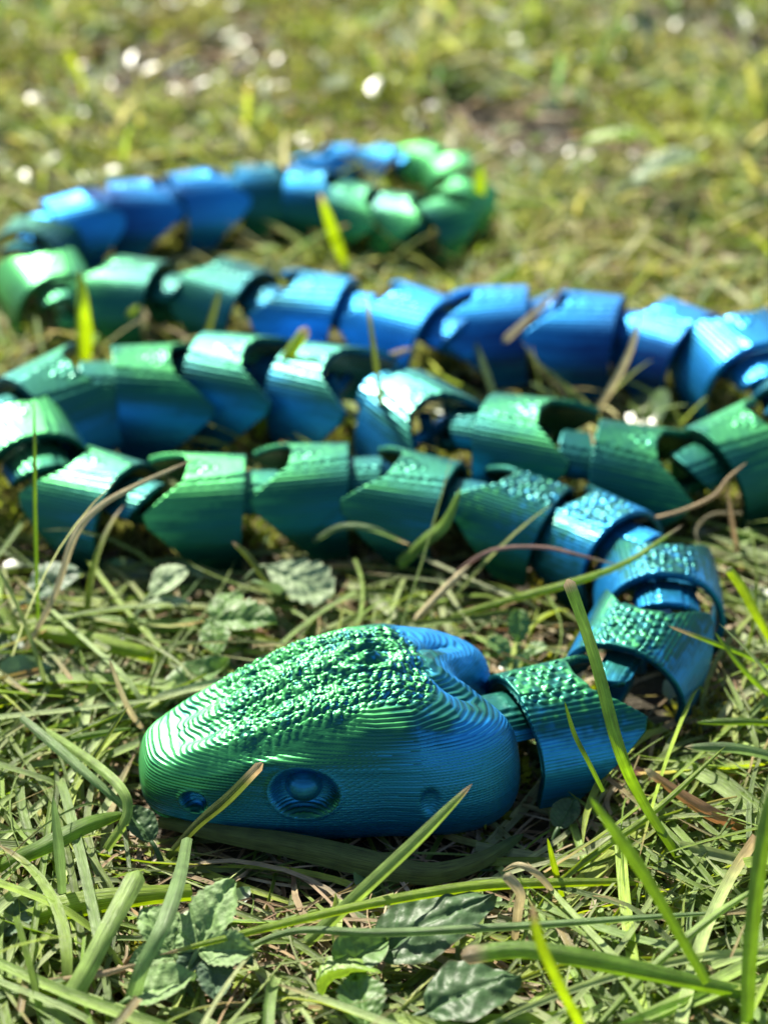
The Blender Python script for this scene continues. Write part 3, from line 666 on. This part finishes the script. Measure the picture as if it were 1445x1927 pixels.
B('dead branching twig at the right edge above the third link', [(1180,985,1.5),(1270,965,1.9),(1340,935,2.3),(1370,900,2.7),(1405,870,3.0)], .10, 'dry', name='twig', cat='twig', fold=.6)
B('dead upright stem standing at the right edge below the near coil', [(1395,1070,.2),(1380,1000,1.2),(1368,920,2.2)], .13, 'dry', name='twig', cat='twig', fold=.6)
B('pale hooked thread of dead grass behind the third link', [(1395,965,1.2),(1340,968,1.4),(1310,1000,1.1),(1330,1060,.6)], .07, 'straw', name='dry_stalk', cat='dry stalk')
B('green blade close to the camera rising at bottom right of centre', [(1110,1960,1.5),(1060,1870,2.6),(1015,1770,3.6),(1000,1700,4.2)], .18, 'lime', 'dry', tipfrac=.25)
B('blurred blade close to the camera slanting through the lower right', [(1330,1850,1.5),(1220,1660,3.2),(1160,1570,4.0),(1110,1500,4.6)], .22, 'g')
B('upright green blade in the lower right corner', [(1405,1930,1.0),(1412,1780,2.2),(1432,1600,3.6),(1450,1480,4.5)], .28, 'g')
B('small curved green blade against the blue side of the first link', [(1135,1490,1.4),(1105,1430,2.0),(1080,1380,2.4),(1062,1320,2.9)], .10, 'g')
B('thin upright blade in the shade under the jowl', [(1058,1690,.3),(1045,1640,.9),(1030,1578,1.6)], .12, 'lime')
B('pale mown blade lying right of the first link', [(1460,1425,.9),(1380,1408,1.2),(1288,1406,1.3)], .22, 'blue', 'straw', tipfrac=.1)
B('level green blade at the right edge beneath the second link', [(1460,1362,.7),(1390,1358,1.0),(1310,1360,1.1)], .16, 'g')
B('long bright blade crossing the lower right corner diagonally', [(1130,1925,.6),(1240,1810,1.2),(1350,1720,1.5),(1460,1650,1.6)], .15, 'pale', fold=.5)
B('pale blade looping over the shaded soil left of the snout', [(200,1600,.3),(240,1530,.9),(215,1470,1.2),(110,1392,.9),(30,1350,.4)], .22, 'pale')
B('straight green blade behind the snout reaching right', [(20,1420,.3),(140,1390,.8),(250,1370,1.0)], .14, 'g')
B('silver green blade angled down from the snout to the left edge', [(40,1350,1.3),(110,1410,1.2),(190,1480,1.0),(262,1545,.6)], .20, 'blue')
B('dry kinked straw standing left of the snout', [(270,1375,.5),(240,1330,1.2),(205,1240,2.2)], .13, 'straw', name='dry_stalk', cat='dry stalk')
B('thin blade curving upward in front of the moss at left', [(140,1500,.3),(175,1430,1.0),(240,1330,2.2)], .09, 'olive')
B('broad striped blade crossing the left edge below the snout', [(-20,1640,.5),(70,1600,1.0),(160,1555,1.1),(240,1530,.7)], .34, 'g')
B('upright grey green blade near the left edge below the snout', [(118,1700,.5),(112,1610,1.5),(100,1500,2.5)], .20, 'blue')
B('straw of dead grass lying across the bottom left', [(70,1850,.6),(180,1836,1.0),(260,1815,1.0)], .12, 'dry', name='dry_stalk', cat='dry stalk')
B('forked pale dead blade curled over in the middle foreground', [(1045,1700,.3),(1040,1680,.8),(1010,1645,1.2),(975,1628,1.3),(945,1640,.9)], .13, 'straw', name='dead_blade', cat='dead blade')
B('grey dead blade standing on end in the middle foreground', [(968,1770,.2),(975,1710,1.0),(978,1680,1.4),(950,1645,1.7)], .18, 'straw', name='dead_blade', cat='dead blade', blunt=True)
B('short straw crossing the face of the far middle coil', [(690,690,1.3),(740,668,1.8),(775,655,2.1)], .20, 'dry', name='dry_stalk', cat='dry stalk')
B('thin blade leaning before the leftmost upper links', [(375,690,.3),(392,620,1.5),(415,540,2.8)], .20, 'olive')
B('thin straw standing before the dark links left of centre', [(1150,930,.4),(1128,870,1.5),(1108,800,2.8)], .13, 'straw', name='dry_stalk', cat='dry stalk')
B('long blurred straw lying far behind the tail', [(830,340,.4),(900,300,1.6),(985,250,3.0)], .22, 'straw', name='dry_stalk', cat='dry stalk')

# ------------------------------------------------------------------ single broad leaves
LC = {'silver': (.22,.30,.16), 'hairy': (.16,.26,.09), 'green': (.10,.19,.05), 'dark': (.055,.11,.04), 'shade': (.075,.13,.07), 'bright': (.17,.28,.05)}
def leaf(label, px, py, z, ln, wd_, head, tilt, roll, col, kind='ovate', lobes=1, mat=None, curl=.2, fold=.25, stem=True):
    """(px, py) is where the leaf stem joins; head is its direction on the ground in degrees from +x (right), tilt lifts the tip"""
    parts = []; rs = len(label)
    angs = [0] if lobes == 1 else list(np.linspace(-70, 70, lobes))
    for k, a in enumerate(angs):
        sc_ = 1-.25*abs(a)/70
        V, F_, uu, vv, ve = leaf_grid(25, 40, ln*sc_, wd_*sc_, kind, rs+k, curl, fold)
        M = np.array(Matrix.Rotation(math.radians(a), 3, 'Z')); V = V@M.T; V[:, 2] += .012*k
        c = np.array(LC[col])*(1+.25*(vnoise(V*6, rs)-.5))[:, None]
        c = c*(1-.25*(ve**6)[:, None])*(1+.35*np.exp(-(uu/.06)**2))[:, None]
        edge = (np.abs(uu) > .93) & (vv > .1); c[edge] = c[edge]*.6+np.array([.10, .07, .04])*.4
        parts.append((V, F_, c, np.stack([uu, vv, 0*vv], -1)))
    V, F_, C_, U_ = cat4(parts)
    M = Matrix.Rotation(math.radians(head), 3, 'Z') @ Matrix.Rotation(-math.radians(tilt), 3, 'Y') @ Matrix.Rotation(math.radians(roll), 3, 'X')
    base = world(px, py, z)
    o = link('leaf', mesh('leaf', V@np.array(M).T, F_, mat or M_LEAF, C_, U_), loc=base); tag(o, label, 'leaf')
    if stem:
        a = np.linspace(0, 2*math.pi, 8, endpoint=False); t = np.linspace(0, 1, 8)
        d = -np.array(M.col[0]); d[2] = 0; d /= np.linalg.norm(d)+1e-9
        cx = d[None]*(t*ln*.55)[:, None]; cx[:, 2] = -t**1.6*(z+.1)
        s_ = np.array([-d[1], d[0], 0]); r_ = .045+.02*t
        Vs = cx[None]+(s_[None, None]*np.cos(a)[:, None, None]+np.array([0, 0, 1.])[None, None]*np.sin(a)[:, None, None])*r_[None, :, None]
        link('stalk', mesh('stalk', Vs.reshape(-1, 3), grid_faces(8, 8, True), M_LEAF, np.tile(np.array(LC[col])*.9, (64, 1)), np.zeros((64, 3))), o)
    return o
leaf('silvery hairy lobed leaf with toothed edge below the snake jaw', 372,1790,.9, 1.35,.85, 62,38,-5, 'hairy','tooth',3,M_HAIRY)
leaf('crinkled hairy leaf partly behind the grey green blade at lower left', 330,1800,.8, 1.05,.75, 128,28,0, 'hairy','tooth',3,M_HAIRY)
leaf('hairy lobed leaf pointing down in the bottom left foreground', 400,1795,.8, .95,.65, -82,-8,0, 'shade','tooth',3,M_HAIRY)
leaf('pale crinkled leaf lying flat at the bottom left', 245,1880,.7, 1.15,.95, 15,18,0, 'hairy','ovate',1,M_HAIRY)
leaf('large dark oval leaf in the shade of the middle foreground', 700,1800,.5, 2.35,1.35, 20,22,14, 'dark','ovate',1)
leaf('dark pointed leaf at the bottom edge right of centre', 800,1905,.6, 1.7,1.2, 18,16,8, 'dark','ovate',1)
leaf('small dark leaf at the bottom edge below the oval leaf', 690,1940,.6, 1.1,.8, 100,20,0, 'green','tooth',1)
leaf('curled green leaf cupped upward at the bottom centre', 600,1870,.5, 1.0,.9, 25,35,-35, 'bright','round',1, curl=.7, fold=.7)
leaf('second cupped leaf behind the curled one at the bottom centre', 640,1830,.5, .9,.8, 20,40,30, 'green','round',1, curl=.9, fold=.7)
leaf('pale silver leaf brightly sunlit beneath the near coil', 500,1065,1.0, 1.6,1.4, -22,-12,8, 'silver','lobe',1,M_HAIRY, curl=.15, fold=.15)
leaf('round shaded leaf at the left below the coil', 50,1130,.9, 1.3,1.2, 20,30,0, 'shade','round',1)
leaf('small round silvery leaf below the near coil', 285,1120,.8, .95,.9, 25,35,0, 'silver','round',1,M_HAIRY)
leaf('flat silvery leaf tucked under the small round one', 270,1145,.8, 1.0,.5, 8,10,0, 'silver','ovate',1,M_HAIRY)
leaf('feathery toothed green leaf behind the snake head', 400,1168,.8, 1.4,.9, -12,12,10, 'green','tooth',3)
leaf('small green lobed leaf standing behind the neck', 975,1215,.5, .75,.5, 88,60,0, 'green','lobe',1)
leaf('small toothed leaf leaning left behind the neck', 960,1240,.5, .6,.55, 150,40,0, 'green','lobe',1)
leaf('tiny leaf low beside the small ones behind the neck', 985,1240,.4, .55,.4, 20,35,0, 'green','lobe',1)
leaf('pale narrow leaf lying at the left behind the snout', 100,1222,.5, 1.1,.6, -62,-15,5, 'silver','ovate',1,M_HAIRY)
leaf('dull green round leaf at the left edge above the snout', 0,1240,.5, .9,.7, 60,25,0, 'shade','round',1)
leaf('large smooth olive leaf in shade behind the snout', 300,1330,.4, 1.9,.9, 45,14,0, 'green','ovate',1)
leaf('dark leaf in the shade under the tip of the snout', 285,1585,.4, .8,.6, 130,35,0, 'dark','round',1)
leaf('rough leaf cut by the left edge in the lower corner', -20,1770,.5, 1.0,.8, 40,25,0, 'shade','tooth',1,M_HAIRY)
leaf('small bright leaf at the right edge beside the dead stem', 1385,1025,.6, .6,.45, 25,25,0, 'bright','round',1)
leaf('bright glossy leaf catching the sun far behind at right', 1190,345,.8, 2.2,1.3, 10,30,0, 'silver','round',1)
leaf('bright green leaf far behind at upper right', 1090,270,1.0, 2.2,.9, -30,25,0, 'bright','ovate',1)
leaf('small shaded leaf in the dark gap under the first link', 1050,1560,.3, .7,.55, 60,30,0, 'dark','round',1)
